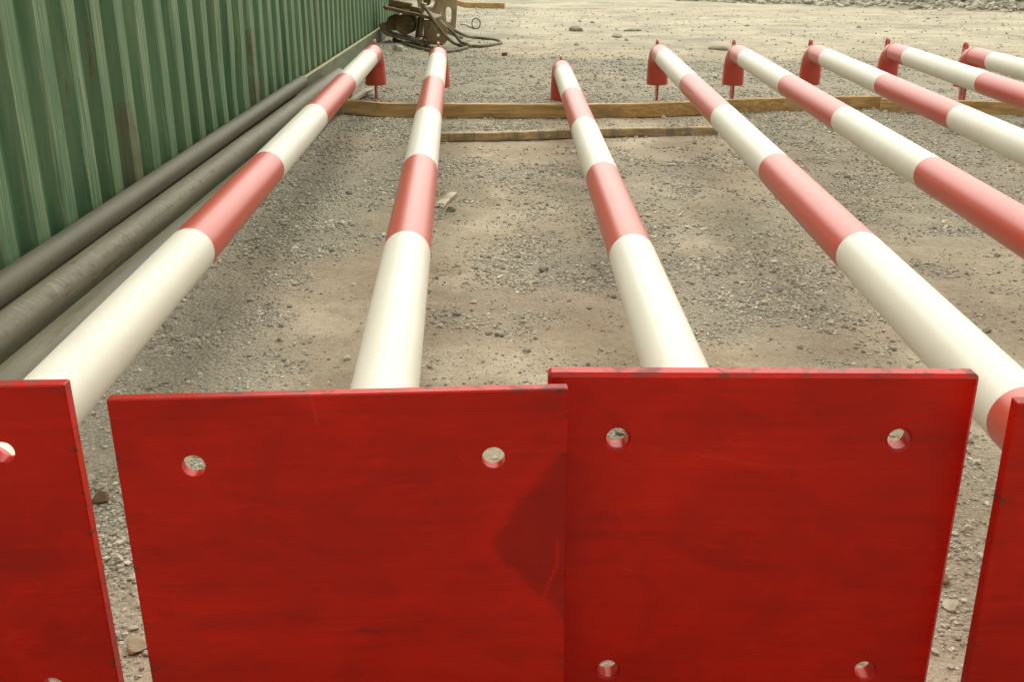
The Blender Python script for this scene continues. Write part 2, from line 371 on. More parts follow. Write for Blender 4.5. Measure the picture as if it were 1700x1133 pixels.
def rust_mat(name, cols, seed=0):
    m, n, b = mat(name); q = NB(n); co = q.coord('Object', (1, 1, 1), (seed, seed, seed))
    f = q.noise(co, 9, 6, 0.65, 0.3); h = q.noise(co, 45, 4)
    c = q.ramp(f, [(0.3, cols[0]), (0.5, cols[1]), (0.7, cols[2])])
    c = q.mix(q.math('MULTIPLY', q.fac(h, 0.5, 0.7), 0.35), c, cols[0])
    q.put(b.inputs['Base Color'], c); q.put(b.inputs['Roughness'], q.math('ADD', 0.5, q.math('MULTIPLY', f, 0.3)))
    q.put(b.inputs['Normal'], q.bump(h, 0.3, 0.004)); return m
def plain(name, col, rough=0.7, var=0.25, scale=20):
    m, n, b = mat(name); q = NB(n); f = q.noise(q.coord('Object'), scale, 5)
    lo = tuple(v * (1 - var) for v in col); hi = tuple(min(1, v * (1 + var)) for v in col)
    q.put(b.inputs['Base Color'], q.ramp(f, [(0.3, lo), (0.7, hi)])); b.inputs['Roughness'].default_value = rough
    q.put(b.inputs['Normal'], q.bump(f, 0.4, 0.004)); return m
def ground_mat():
    m, n, b = mat('dusty_dirt'); q = NB(n); co = q.coord('Object')
    at = q.node('ShaderNodeAttribute', attribute_name='gravel').outputs['Fac']
    dr = q.node('ShaderNodeAttribute', attribute_name='dust_and_skylight').outputs['Fac']
    a = q.noise(co, 1.7, 6, 0.6); f = q.noise(co, 34, 6, 0.7); ff = q.noise(co, 150, 4, 0.7)
    c = q.ramp(a, [(0.3, (0.316, 0.253, 0.170)), (0.5, (0.419, 0.348, 0.246)), (0.7, (0.521, 0.448, 0.327))])
    c = q.mix(dr, c, q.ramp(q.noise(q.coord('Object', (0.55, 0.9, 1)), 1.3, 8, 0.72), [(0.34, (0.281, 0.267, 0.208)), (0.47, (0.414, 0.385, 0.288)), (0.60, (0.533, 0.489, 0.355)), (0.75, (0.626, 0.570, 0.417))]))
    c = q.mix(q.math('MULTIPLY', q.fac(q.noise(q.coord('Object', (1, 1, 1), (4, 7, 0)), 2.6, 5, 0.62), 0.52, 0.64), 0.55), c, (0.626, 0.550, 0.417))     # pale dusty patches
    gr = q.ramp(ff, [(0.32, (0.196, 0.185, 0.146)), (0.5, (0.349, 0.330, 0.263)), (0.68, (0.563, 0.536, 0.436))])
    c = q.mix(q.math('MULTIPLY', at, 0.75), c, gr)
    c = q.mix(q.math('MULTIPLY', q.node('ShaderNodeAttribute', attribute_name='bank').outputs['Fac'], 0.8), c, q.ramp(f, [(0.3, (0.147, 0.130, 0.077)), (0.7, (0.320, 0.286, 0.174))]))
    c = q.mix(q.math('MULTIPLY', q.fac(f, 0.5, 0.30), 0.40), c, (0.196, 0.160, 0.107))
    c = q.mix(q.math('MULTIPLY', q.fac(ff, 0.60, 0.72), 0.6), c, (0.632, 0.574, 0.444))
    c = q.mix(q.math('MULTIPLY', q.fac(q.noise(co, 230, 3, 0.75), 0.47, 0.32), 0.5), c, (0.145, 0.122, 0.084))
    q.put(b.inputs['Base Color'], c); b.inputs['Roughness'].default_value = 0.95; b.inputs['Specular IOR Level'].default_value = 0.15
    vo = q.node('ShaderNodeTexVoronoi'); q.put(vo.inputs['Vector'], co); vo.inputs['Scale'].default_value = 75
    hgt = q.math('ADD', q.math('MULTIPLY', f, 1.0), q.math('MULTIPLY', ff, 0.5))
    hgt = q.math('SUBTRACT', hgt, q.math('MULTIPLY', q.math('MULTIPLY', vo.outputs['Distance'], at), 1.2))
    q.put(b.inputs['Normal'], q.bump(hgt, 0.9, 0.012)); return m
def stone_mat():
    m, n, b = mat('crushed_stone'); q = NB(n)
    at = q.node('ShaderNodeAttribute', attribute_name='tint').outputs['Fac']
    f = q.noise(q.coord('Object'), 120, 4, 0.7)
    c = q.ramp(at, [(0.0, (0.186, 0.174, 0.138)), (0.3, (0.328, 0.310, 0.249)), (0.6, (0.470, 0.449, 0.363)), (0.9, (0.712, 0.689, 0.566)), (0.95, (0.342, 0.253, 0.166)), (1.0, (0.441, 0.362, 0.246))])
    c = q.mix(q.math('MULTIPLY', q.fac(f, 0.45, 0.7), 0.4), c, (0.427, 0.370, 0.269))
    q.put(b.inputs['Base Color'], c); b.inputs['Roughness'].default_value = 0.9; b.inputs['Specular IOR Level'].default_value = 0.2
    return m

# ------------------------------------------------------------------ setting: ground
def axis_pts(segs):
    out = []
    for a, b_, st in segs:
        out.append(np.arange(a, b_ - 1e-9, st))
    return np.concatenate(out + [np.array([segs[-1][1]])])
gx = axis_pts([(-150, -30, 15), (-30, -6, 2), (-6, -2.2, 0.2), (-2.2, 2.2, 0.012), (2.2, 5, 0.03), (5, 12, 0.09), (12, 30, 1.0), (30, 150, 15)])
gy = axis_pts([(-60, -6, 6), (-6, 0.6, 0.3), (0.6, 5.0, 0.012), (5.0, 9.0, 0.02), (9.0, 15, 0.05), (15, 28, 0.12), (28, 60, 2), (60, 420, 30)])
GXX, GYY = np.meshgrid(gx, gy)
GZZ = gheight(GXX, GYY)
nx, ny = len(gx), len(gy)
V = np.stack([GXX, GYY, GZZ], -1).reshape(-1, 3)
ii = (np.arange(ny - 1)[:, None] * nx + np.arange(nx - 1)[None, :]).ravel()
F = np.stack([ii, ii + 1, ii + nx + 1, ii + nx], -1)
me = mesh_np('ground', V, F, True)
gm = gravel_mask(GXX, GYY)
bankf = sstep(-0.2, 0.6, BANK(GXX, GYY) + 1.0 * (fbm(GXX * 0.8, GYY * 0.8, 61, 3) - 0.5))
a_ = me.attributes.new('gravel', 'FLOAT', 'POINT'); a_.data.foreach_set('value', np.clip(gm + 0.4 * bankf, 0, 1).astype(np.float32).ravel())
dust_and_skylight = sstep(9.5, 14.5, GYY + 2.5 * (fbm(GXX * 0.5, GYY * 0.9, 81, 3) - 0.5)) * (1 - 0.75 * bankf)  # dry dust tone; the far brightness of grazing skylight is painted in too
a_ = me.attributes.new('bank', 'FLOAT', 'POINT'); a_.data.foreach_set('value', bankf.astype(np.float32).ravel())
dust_and_skylight = np.maximum(dust_and_skylight, 0.45 * sstep(0.7, 2.2, GXX) * (1 - gm))
a_ = me.attributes.new('dust_and_skylight', 'FLOAT', 'POINT'); a_.data.foreach_set('value', dust_and_skylight.astype(np.float32).ravel())
ground = link('ground', me, [ground_mat()]); tag(ground, kind='structure')

# ------------------------------------------------------------------ stuff: gravel
rng = np.random.default_rng(5)
def ico(sub):
    bm = bmesh.new(); bmesh.ops.create_icosphere(bm, subdivisions=sub, radius=1.0)
    v = np.array([x.co[:] for x in bm.verts]); f = np.array([[y.index for y in x.verts] for x in bm.faces]); bm.free(); return v, f
ICO1, ICO2 = ico(1), ico(2)
def stones(pts, sizes, base, squash=(0.35, 0.75)):
    v0, f0 = base; n = len(pts); k = len(v0)
    r = rng.uniform(0.72, 1.22, (n, k, 1)); v = v0[None] * r
    if k > 12:                                                   # broken facets: clip by random planes
        for _ in range(4):
            d = rng.normal(size=(n, 1, 3)); d /= np.linalg.norm(d, axis=2, keepdims=True)
            h = rng.uniform(0.5, 0.8, (n, 1, 1)); s = np.maximum((v * d).sum(2, keepdims=True) - h, 0); v = v - s * d
    ax = np.stack([np.ones(n), rng.uniform(0.6, 1.0, n), rng.uniform(*squash, n)], -1) * sizes[:, None]
    v = v * ax[:, None, :]
    t = rng.normal(0, 0.35, n); c, s = np.cos(t)[:, None], np.sin(t)[:, None]
    y, z = v[..., 1] * c - v[..., 2] * s, v[..., 1] * s + v[..., 2] * c
    p = rng.uniform(0, 2 * np.pi, n); c, s = np.cos(p)[:, None], np.sin(p)[:, None]
    x, y = v[..., 0] * c - y * s, v[..., 0] * s + y * c
    zz = gheight(pts[:, 0], pts[:, 1]) + ax[:, 2] * rng.uniform(0.05, 0.6, n)
    v = np.stack([x + pts[:, :1], y + pts[:, 1:2], z + zz[:, None]], -1)
    f = f0[None] + (np.arange(n) * k)[:, None, None]
    return v.reshape(-1, 3), f.reshape(-1, 3), np.repeat(np.clip(rng.beta(2.2, 2.2, n) * 0.92 + (rng.random(n) < 0.05) * 0.3, 0, 1), k)
def scatter(x0, x1, y0, y1, per_m2, smin, smax, base, power, thr=0.0, extra=None):
    n = int((x1 - x0) * (y1 - y0) * per_m2)
    p = np.stack([rng.uniform(x0, x1, n), rng.uniform(y0, y1, n)], -1)
    p = p[(p[:, 0] > -1.60) & (np.abs(p[:, 0]) < p[:, 1] * 0.62 + 0.5)]
    g = gravel_mask(p[:, 0], p[:, 1]); g = np.maximum(g, thr) if thr else g
    clump = sstep(0.36, 0.66, fbm(p[:, 0] * 5, p[:, 1] * 5, 91, 4))
    p = p[rng.random(len(p)) < g * (0.08 + 0.92 * clump)]
    s = smin + (smax - smin) * rng.random(len(p)) ** power
    return stones(p, s, base)
parts = [
    scatter(-1.6, 2.6, 1.3, 3.6, 13000, 0.0022, 0.0062, ICO1, 1.6, 0.17),          # grit
    scatter(-1.6, 3.4, 3.6, 5.6, 7000, 0.003, 0.0075, ICO1, 1.6, 0.17),
    scatter(-1.6, 5.0, 5.6, 8.6, 3000, 0.004, 0.0095, ICO1, 1.6, 0.17),
    scatter(-1.6, 2.6, 1.3, 3.6, 4200, 0.0045, 0.0105, ICO1, 2.2),
    scatter(-1.6, 2.6, 1.3, 3.6, 330, 0.008, 0.0165, ICO2, 2.4, 0.14),
    scatter(-1.6, 4.0, 3.6, 5.6, 3400, 0.005, 0.0115, ICO1, 2.0),
    scatter(-1.6, 4.0, 3.6, 5.6, 190, 0.009, 0.019, ICO2, 2.4, 0.12),
    scatter(-1.6, 5.6, 5.6, 8.6, 2600, 0.006, 0.0135, ICO1, 1.8),
    scatter(-1.6, 5.6, 5.6, 8.6, 90, 0.011, 0.023, ICO2, 2.4, 0.12),
    scatter(-1.6, 7.0, 8.6, 12.5, 1500, 0.006, 0.015, ICO1, 1.8, 0.1),
    scatter(-1.6, 7.0, 8.6, 12.5, 40, 0.014, 0.03, ICO2, 2.4, 0.15),
    scatter(-1.6, 9.0, 12.5, 20.0, 160, 0.007, 0.020, ICO1, 2.4, 0.35),
    scatter(-1.6, 9.0, 12.5, 20.0, 8, 0.018, 0.040, ICO2, 2.4, 0.3),
]
# rubble along the toe of the bank and on it
n = 2600; px = rng.uniform(3.5, 12, n); py = 20.3 - 0.65 * (px - 8.3) + np.abs(rng.normal(0, 1.1, n)) - 0.2
k = rng.random(n) < 0.35; py[k] = (20.3 - 0.65 * (px - 8.3))[k] + rng.normal(0, 0.16, k.sum())
v_, f_, t_ = stones(np.stack([px, py], -1), 0.02 + 0.075 * rng.random(n) ** 2.2, ICO2)
t_ = np.where(np.repeat(k, len(ICO2[0])), 0.38 + 0.5 * t_, t_ * 0.5); parts.append((v_, f_, t_))
off = 0; VV, FF, TT = [], [], []
for v, f, t in parts:
    VV.append(v); FF.append(f + off); TT.append(t); off += len(v)
me = mesh_np('gravel', np.concatenate(VV), np.concatenate(FF), False)
a_ = me.attributes.new('tint', 'FLOAT', 'POINT'); a_.data.foreach_set('value', np.concatenate(TT).astype(np.float32))
STONE = stone_mat()
gravel = link('gravel', me, [STONE]); tag(gravel, 'loose grey crushed gravel scattered over the dirt yard', 'gravel', kind='stuff')
print('gravel faces', len(me.polygons))

# ------------------------------------------------------------------ green container
WALL_YAW = 0.0082
cont = empty('shipping_container', Matrix.Translation((-1.680, 0, 0.0)) @ Matrix.Rotation(-WALL_YAW, 4, 'Z'))
tag(cont, 'long green corrugated shipping container with rust streaks beside the grey pipes', 'container')
Y0, Y1, ZT, WD = 2.66, 14.86, 2.55, 2.44
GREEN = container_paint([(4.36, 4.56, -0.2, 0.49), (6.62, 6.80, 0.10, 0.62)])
RAIL = rail_paint()
def corrugated(y0, y1, pitch=0.246, depth=0.045, phase=0.0):
    prof = []; y = y0
    k = 0
    seq = [(0.40, 0.0), (0.15, -depth), (0.30, -depth), (0.15, 0.0)]
    x = 0.0; prof.append((y, 0.0))
    while y < y1:
        for i, (fr, tgt) in enumerate(seq):
            y = min(y1, y + fr * pitch); prof.append((y, tgt))
            if y >= y1: break
    return prof
bm = bmesh.new()
pr = corrugated(Y0 + 0.10, Y1 - 0.10)
jit = random.Random(3); dents = [(jit.uniform(3, 14), jit.uniform(0.2, 1.6), jit.uniform(0.003, 0.008), jit.uniform(0.2, 0.5)) for _ in range(22)]
zs = [0.06 + (ZT - 0.18) * k / 24 for k in range(25)]
cols = []
for y, x in pr:
    col = []
    for z in zs:
        dx = 0
        for dy, dz, am, wd in dents:
            q2 = ((y - dy) ** 2 + (z - dz) ** 2) / wd ** 2
            if q2 < 4: dx -= am * math.exp(-q2 * 2)
        col.append(bm.verts.new((x - 0.012 + dx, y, z)))
    cols.append(col)
for i in range(len(cols) - 1):
    for k in range(len(zs) - 1):
        bm.faces.new((cols[i][k], cols[i + 1][k], cols[i + 1][k + 1], cols[i][k + 1]))
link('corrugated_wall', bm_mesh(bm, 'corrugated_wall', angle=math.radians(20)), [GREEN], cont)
bm = bmesh.new(); pr2 = corrugated(Y0 + 0.1, Y1 - 0.1)
cols = [[bm.verts.new((-WD - x, y, z)) for z in (0.15, ZT - 0.12)] for y, x in pr2]
for i in range(len(cols) - 1): bm.faces.new((cols[i][0], cols[i + 1][0], cols[i + 1][1], cols[i][1]))
for yy, sg in ((Y0 + 0.05, 1), (Y1 - 0.05, -1)):                 # end walls
    pr3 = corrugated(0.1, WD - 0.1); cols = [[bm.verts.new((-y, yy - sg * x, z)) for z in (0.15, ZT - 0.12)] for y, x in pr3]
    for i in range(len(cols) - 1): bm.faces.new((cols[i][0], cols[i + 1][0], cols[i + 1][1], cols[i][1]))
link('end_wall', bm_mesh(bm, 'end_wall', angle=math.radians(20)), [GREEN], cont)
bm = bmesh.new(); add_box(bm, (-WD / 2, (Y0 + Y1) / 2, ZT - 0.02), (WD - 0.06, Y1 - Y0 - 0.06, 0.03))
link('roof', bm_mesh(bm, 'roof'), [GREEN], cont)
for xx, yy in ((-0.055, Y0 + 0.05), (-0.055, Y1 - 0.05), (-WD + 0.055, Y0 + 0.05), (-WD + 0.055, Y1 - 0.05)):
    bm = bmesh.new(); add_box(bm, (xx, yy, ZT / 2), (0.116, 0.104, ZT), bev=0.006); link('corner_post', bm_mesh(bm, 'corner_post'), [RAIL], cont)
for xx in (-0.035, -WD + 0.035):
    bm = bmesh.new(); sg = 1 if xx > -1 else -1; add_box(bm, (xx + sg * 0.057, (Y0 + Y1) / 2, 0.079), (0.030, Y1 - Y0 - 0.212, 0.148), bev=0.005)
    link('bottom_rail', bm_mesh(bm, 'bottom_rail'), [RAIL], cont)
    bm = bmesh.new(); add_box(bm, (xx, (Y0 + Y1) / 2, ZT - 0.085), (0.06, Y1 - Y0 - 0.212, 0.09), bev=0.004)
    link('top_rail', bm_mesh(bm, 'top_rail'), [RAIL], cont)
bm = bmesh.new(); add_box(bm, (-WD / 2, (Y0 + Y1) / 2, 0.13), (WD - 0.16, Y1 - Y0 - 0.2, 0.03)); link('floor_deck', bm_mesh(bm, 'floor_deck'), [RAIL], cont)

# ------------------------------------------------------------------ bare steel pipes on the left
def bare_pipe(r, x4, yaw, z, y0, y1, label, seed, marks=False, wall=0.006):
    bm = bmesh.new(); n = 40; rings = []; L = y1 - y0
    ys = [0.0] + [L * k / 14 for k in range(1, 14)] + [L]
    def ring(y, rr): return [(rr * math.cos(2 * math.pi * k / n), y, rr * math.sin(2 * math.pi * k / n)) for k in range(n)]
    rings = [ring(0.25, r - wall), ring(0.0, r - wall), ring(0.0, r - 0.001), ring(0.001, r)] + [ring(y, r) for y in ys[1:-1]] + [ring(L - 0.001, r), ring(L, r - 0.001), ring(L, r - wall), ring(L - 0.25, r - wall)]
    rings_tube(bm, rings)
    x0 = x4 + math.tan(yaw) * (y0 - 4)
    o = link('steel_pipe', bm_mesh(bm, 'steel_pipe', angle=math.radians(40)), [pipe_steel(seed, marks, {1.0: 0.55, 4.0: 0.72}.get(seed, 0.84))])
    o.matrix_world = Matrix.Translation((x0, y0, z)) @ Matrix.Rotation(-yaw, 4, 'Z')
    tag(o, label, 'pipe', 'bare steel pipes beside the container'); return o
bare_pipe(0.0466, -1.548, 0.002, CAM_H - 1.012, 1.5, 7.70, 'slim dark grey pipe against the green container, on top of the others', 1.0)
bare_pipe(0.0350, -1.600, 0.009, 0.037, 3.0, 8.62, 'thin grey pipe mostly hidden under the slim upper pipe at the container', 2.0)
bare_pipe(0.0656, -1.488, 0.007, 0.0650, 1.7, 8.80, 'thick grey pipe with weld scuffs between the upper pipe and the cut short pipe', 3.0, True)
bare_pipe(0.0640, -1.288, 0.007, 0.0645, 2.15, 7.85, 'short grey pipe with stencil traces partly under the first striped pole', 4.0)

# ------------------------------------------------------------------ striped poles
PR = 0.0685
B = [0.5657, 1.6387, 2.7565, 3.9506, 5.1486, 6.4883]
SEAM, OUT = 0.335, 0.45
RED, WHITE = pole_red(), pole_white()
BEAD = rust_mat('painted_weld', ((0.30, 0.02, 0.010), (0.38, 0.028, 0.013), (0.45, 0.036, 0.016)))
def pole_pipe_mesh(t, foot):
    bm = bmesh.new(); n = 64
    def ring(y, rr=PR): return [(rr * math.cos(2 * math.pi * k / n), y, rr * math.sin(2 * math.pi * k / n)) for k in range(n)]
    ys = [t, foot] + B[1:] + [B[-1] + SEAM]; rings, mats_ = [], []
    col = [0, 1, 0, 1, 0, 1, 0]
    for i in range(len(ys) - 1):
        for k in range(6):
            rings.append(ring(ys[i] + (ys[i + 1] - ys[i]) * k / 6)); mats_.append(col[i])
    rings.append(ring(ys[-1])); rings_tube(bm, rings, mats=mats_)
    return bm_mesh(bm, 'pipe', smooth=True)
def elbow_mesh():
    bm = bmesh.new(); n = 48; y0 = B[-1] + SEAM; Rb = OUT - SEAM; rings = []
    def ring(c, t, rr):
        t = Vector(t); a = Vector((1, 0, 0)); b_ = a.cross(t).normalized()
        return [Vector(c) + rr * (math.cos(2 * math.pi * k / n) * a + math.sin(2 * math.pi * k / n) * b_) for k in range(n)]
    for k in range(15):
        a = math.pi / 2 * k / 14; rings.append(ring((0, y0 + Rb * math.sin(a), -Rb + Rb * math.cos(a)), (0, math.cos(a), -math.sin(a)), 0.0692 + 0.0093 * k / 14))
    for k in range(1, 5): rings.append(ring((0, y0 + Rb, -Rb - (0.24 - Rb) * k / 4), (0, 0, -1), 0.0785 + 0.0030 * k / 4))
    e = (0, y0 + Rb, -0.242); rings.append(ring(e, (0, 0, -1), 0.081)); rings.append(ring(e, (0, 0, -1), 0.075))
    rings.append(ring((0, y0 + Rb, -Rb + 0.02), (0, 0, -1), 0.064))
    vr = rings_tube(bm, rings); bm.faces.new(vr[-1])
    return bm_mesh(bm, 'elbow', angle=math.radians(40))
def bead_mesh(y, r, br=0.004, jitter=0.0008):
    bm = bmesh.new(); n, m_ = 72, 8; rr = random.Random(4); vr = []
    for k in range(n):
        a = 2 * math.pi * k / n; j = rr.uniform(-jitter, jitter)
        vr.append([bm.verts.new(((r + j + br * math.cos(2 * math.pi * q / m_)) * math.cos(a), y + br * 1.3 * math.sin(2 * math.pi * q / m_), (r + j + br * math.cos(2 * math.pi * q / m_)) * math.sin(a))) for q in range(m_)])
    for k in range(n):
        for q in range(m_): bm.faces.new((vr[k][q], vr[k][(q + 1) % m_], vr[(k + 1) % n][(q + 1) % m_], vr[(k + 1) % n][q]))
    return bm_mesh(bm, 'weld_bead', smooth=True)
def lug_mesh(yc, z0, z1, wd, th, up):
    bm = bmesh.new(); r = wd / 2; pts = []
    if up:
        pts = [(yc - r, z0), (yc + r, z0)] + [(yc + r * math.cos(math.radians(a)), z1 - r + r * math.sin(math.radians(a))) for a in range(0, 181, 15)]
        hole = circle(yc, z1 - r * 0.95, 0.019, 18)
    else:
        pts = [(yc - r, z0 + r * 0.5), (yc - r * 0.55, z0), (yc + r * 0.55, z0), (yc + r, z0 + r * 0.5), (yc + r, z1), (yc - r, z1)]
        hole = circle(yc, z0 + 0.062, 0.012, 18)
    slab(bm, pts, [hole], th, 0.0015, lambda u, v, d: (d - th / 2, u, v))
    return bm_mesh(bm, 'lug', angle=math.radians(35))
def plate_mesh(t, bev, crn):
    bm = bmesh.new()
    slab(bm, rrect(-0.3, -0.3, 0.3, 0.3, crn, 5), [circle(x, z, 0.0157, 32) for x in (-0.2, 0.2) for z in (-0.2, 0.2)], t, bev, lambda u, v, d: (u, d, v))
    return bm_mesh(bm, 'base_plate', angle=math.radians(28))
ELBOW, SEAMB = elbow_mesh(), bead_mesh(B[-1] + SEAM, 0.0685, 0.0022)
TOPLUG = lug_mesh(B[-1] + OUT + 0.080, -0.08, 0.088, 0.080, 0.016, True)
BOTLUG = lug_mesh(B[-1] + OUT, -0.362, -0.155, 0.105, 0.015, False)
for m_ in (ELBOW, TOPLUG, BOTLUG): m_.materials.append(RED)
SEAMB.materials.append(BEAD)
POLES = [  # x, y, z below the eye, yaw, pitch, roll, plate thickness, label
    (-0.8960, 1.2596, -0.8700, -0.0250, 0.0027, 0.0122, 0.022, 'red and white pole closest to the green container, its plate cut by the left edge'),
    (-0.2217, 1.2291, -0.8606, -0.0509, -0.0003, 0.0101, 0.018, 'red and white pole with a runny dark wedge painted on its base plate'),
    (0.3515, 1.3135, -0.8672, 0.0027, -0.0142, 0.0034, 0.030, 'red and white pole with the thicker plate tucked behind its neighbour, elbow on the ground'),
    (0.9688, 1.2256, -0.8628, 0.0195, 0.0043, 0.0201, 0.022, 'red and white pole showing its red foot beside the plate at the right edge'),
    (1.5721, 1.2053, -0.8757, 0.0167, 0.0067, 0.0, 0.022, 'red and white pole ending in the fifth elbow counted from the container'),
    (2.1630, 1.2886, -0.8746, 0.0196, 0.0060, 0.0, 0.022, 'red and white pole ending in the third elbow from the right edge'),
    (2.8379, 1.3325, -0.8733, 0.0105, 0.0071, 0.0, 0.022, 'red and white pole ending in the second elbow from the right edge'),
    (3.5308, 1.3546, -0.8731, 0.0004, 0.0027, 0.0, 0.022, 'red and white pole farthest right, only its elbow end in view'),
]
FOOT = [0.30, 0.36, 0.36, 0.5657, 0.55, 0.55, 0.55, 0.55]
for i, (x, y, z, yaw, pit, rol, t, lab) in enumerate(POLES):
    a = Vector((math.sin(yaw) * math.cos(pit), math.cos(yaw) * math.cos(pit), math.sin(pit)))
    u = Vector((math.cos(yaw), -math.sin(yaw), 0)); v = u.cross(a)
    u2 = math.cos(rol) * u + math.sin(rol) * v; v2 = -math.sin(rol) * u + math.cos(rol) * v
    M = Matrix([[u2[k], a[k], v2[k], (x, y, z + CAM_H)[k]] for k in range(3)] + [[0, 0, 0, 1]])
    root = empty('striped_pole', M); tag(root, lab, 'pole', 'striped poles with base plates laid in a row')
    pm = pole_pipe_mesh(t, FOOT[i]); pm.materials.append(RED); pm.materials.append(WHITE)
    link('base_plate', plate_mesh(t, 0.0055 if i == 2 else 0.002, 0.008 if i == 2 else 0.003), [plate_paint(i * 1.37 + 1, i == 1)], root)
    link('pipe', pm, None, root)
    link('foot_weld', bead_mesh(t + 0.003, PR + 0.001, 0.005), [BEAD], root)
    e = link('elbow', ELBOW, None, root)
    link('weld_seam', SEAMB, None, e)
    link('top_lug', TOPLUG, None, root)
    if i != 2: link('bottom_lug', BOTLUG, None, root)

# ------------------------------------------------------------------ timbers
def timber(pts, wd, ht, label, material, seed, name='timber', z0=None, cat='timber'):
    """pts: front bottom edge (x,y) left to right"""
    rr = random.Random(seed); P = catmull([(a, b, 0) for a, b in pts], 8); bm = bmesh.new(); rings = []
    cx, cy = pts[0]
    for i, p in enumerate(P):
        t = (P[min(i + 1, len(P) - 1)] - P[max(i - 1, 0)]).normalized(); nn = Vector((-t.y, t.x, 0))
        g = float(gbase(p.x, p.y)) + 0.002 if z0 is None else z0
        c = 0.005; j = rr.uniform(-0.0015, 0.0015)
        sec = [(0, c), (c, 0), (wd - c, 0), (wd, c), (wd, ht - c), (wd - c, ht), (c, ht), (0, ht - c)]
        rings.append([Vector((p.x - cx, p.y - cy, 0)) + nn * (d + j) + Vector((0, 0, g + h + j)) for d, h in sec])
    vr = rings_tube(bm, rings); bm.faces.new(vr[0][::-1]); bm.faces.new(vr[-1])
    o = link(name, bm_mesh(bm, name, angle=math.radians(30)), [material]); o.location = (cx, cy, 0)
    tag(o, label, cat); return o
timber([(-1.19, 7.335), (-0.40, 7.335), (0.30, 7.34), (0.70, 7.375), (1.04, 7.435), (1.75, 7.65), (2.16, 7.74), (2.76, 7.84)], 0.05, 0.098,
       'long brown timber on edge crossing beneath the far ends of the poles', wood(1), 1)
timber([(2.70, 7.70), (3.3, 7.60), (3.75, 7.555), (4.6, 7.5)], 0.05, 0.098, 'short brown timber under the farthest right pole, behind the long timber end', wood(5), 5)
timber([(-0.50, 6.40), (0.03, 6.475), (0.57, 6.60), (1.32, 6.69)], 0.055, 0.052, 'low flat board with bluish stained face on the ground before the long timber',
       wood(3, ((0.26, 0.18, 0.09), (0.44, 0.33, 0.17), (0.62, 0.50, 0.30)), (0.13, 0.17, 0.16)), 3, 'board', cat='board')
timber([(-2.07, 20.2), (-1.15, 20.06), (-0.18, 19.92)], 0.10, 0.10, 'yellowish plank lying far back beyond the rusty machine parts', wood(7, ((0.30, 0.18, 0.06), (0.48, 0.32, 0.11), (0.60, 0.44, 0.19))), 7, 'plank', cat='plank')

# ------------------------------------------------------------------ rusty compactor plate by the container end
MUD = rust_mat('muddy_rust', ((0.050, 0.032, 0.009), (0.125, 0.082, 0.024), (0.23, 0.165, 0.058)), 2)
MUD2 = rust_mat('dusty_rust', ((0.22, 0.145, 0.070), (0.36, 0.26, 0.145), (0.46, 0.36, 0.22)), 5)
HOSE = rust_mat('dusty_rubber_hose', ((0.065, 0.055, 0.026), (0.135, 0.115, 0.055), (0.23, 0.20, 0.105)), 8)
MX, MY = -1.17, 12.35; MZ = float(gbase(MX, MY))
comp = empty('plate_compactor', Matrix.Translation((MX, MY, MZ)) @ Matrix.Rotation(math.radians(-6), 4, 'Z'))
tag(comp, 'rusty brown digger compactor head with two upturned plates beside the container end', 'machine part')
def sheet(profile, y0, y1, th):
    """bent plate: profile of (x,z) extruded in depth, given thickness upward"""
    bm = bmesh.new(); P = [Vector((a, 0, b)) for a, b in profile]; rings = []
    for i, p in enumerate(P):
        t = (P[min(i + 1, len(P) - 1)] - P[max(i - 1, 0)]).normalized(); nn = Vector((-t.z, 0, t.x))
        rings.append([p + Vector((0, y0, 0)), p + Vector((0, y1, 0)), p + nn * th + Vector((0, y1, 0)), p + nn * th + Vector((0, y0, 0))])
    vr = rings_tube(bm, rings); bm.faces.new(vr[0][::-1]); bm.faces.new(vr[-1])
    bmesh.ops.bevel(bm, geom=bm.edges[:], offset=0.003, segments=1, affect='EDGES')
    return bm
link('lower_plate', bm_mesh(sheet([(-0.345, 0.235), (-0.335, 0.19), (-0.305, 0.135), (-0.25, 0.100), (-0.15, 0.080), (0.05, 0.040), (0.22, 0.002)], -0.16, 0.26, 0.022), 'lower_plate', angle=0.6), [MUD], comp)
link('upper_plate', bm_mesh(sheet([(-0.30, 0.41), (-0.27, 0.385), (-0.20, 0.375), (-0.05, 0.34), (0.10, 0.315), (0.30, 0.27)], -0.14, 0.30, 0.036), 'upper_plate', angle=0.6), [MUD], comp)
bm = bmesh.new(); add_box(bm, (-0.13, 0.05, 0.437), (0.26, 0.10, 0.07), Matrix.Rotation(math.radians(10), 3, 'Y'), 0.01); add_box(bm, (0.06, 0.02, 0.385), (0.16, 0.06, 0.05), Matrix.Rotation(math.radians(10), 3, 'Y'), 0.008)
link('top_bracket', bm_mesh(bm, 'top_bracket'), [MUD], comp)
def cyl(bm, c, r, y0, y1, n=32, lip=0.01):
    rings = [[(c[0] + rr * math.cos(2 * math.pi * k / n), y, c[1] + rr * math.sin(2 * math.pi * k / n)) for k in range(n)] for y, rr in ((y0, 0.001), (y0, r * 0.45), (y0 + lip, r * 0.5), (y0 + lip, r - 0.012), (y0, r - 0.008), (y0, r - 0.002), (y0 + 0.004, r), (y1, r), (y1, 0.001))]
    rings_tube(bm, rings)
bm = bmesh.new(); cyl(bm, (-0.07, 0.225), 0.115, -0.05, 0.20); link('drum', bm_mesh(bm, 'drum', angle=0.6), [MUD], comp)
bm = bmesh.new(); cyl(bm, (-0.21, 0.235), 0.085, 0.0, 0.22); link('motor_housing', bm_mesh(bm, 'motor_housing', angle=0.6), [MUD], comp)
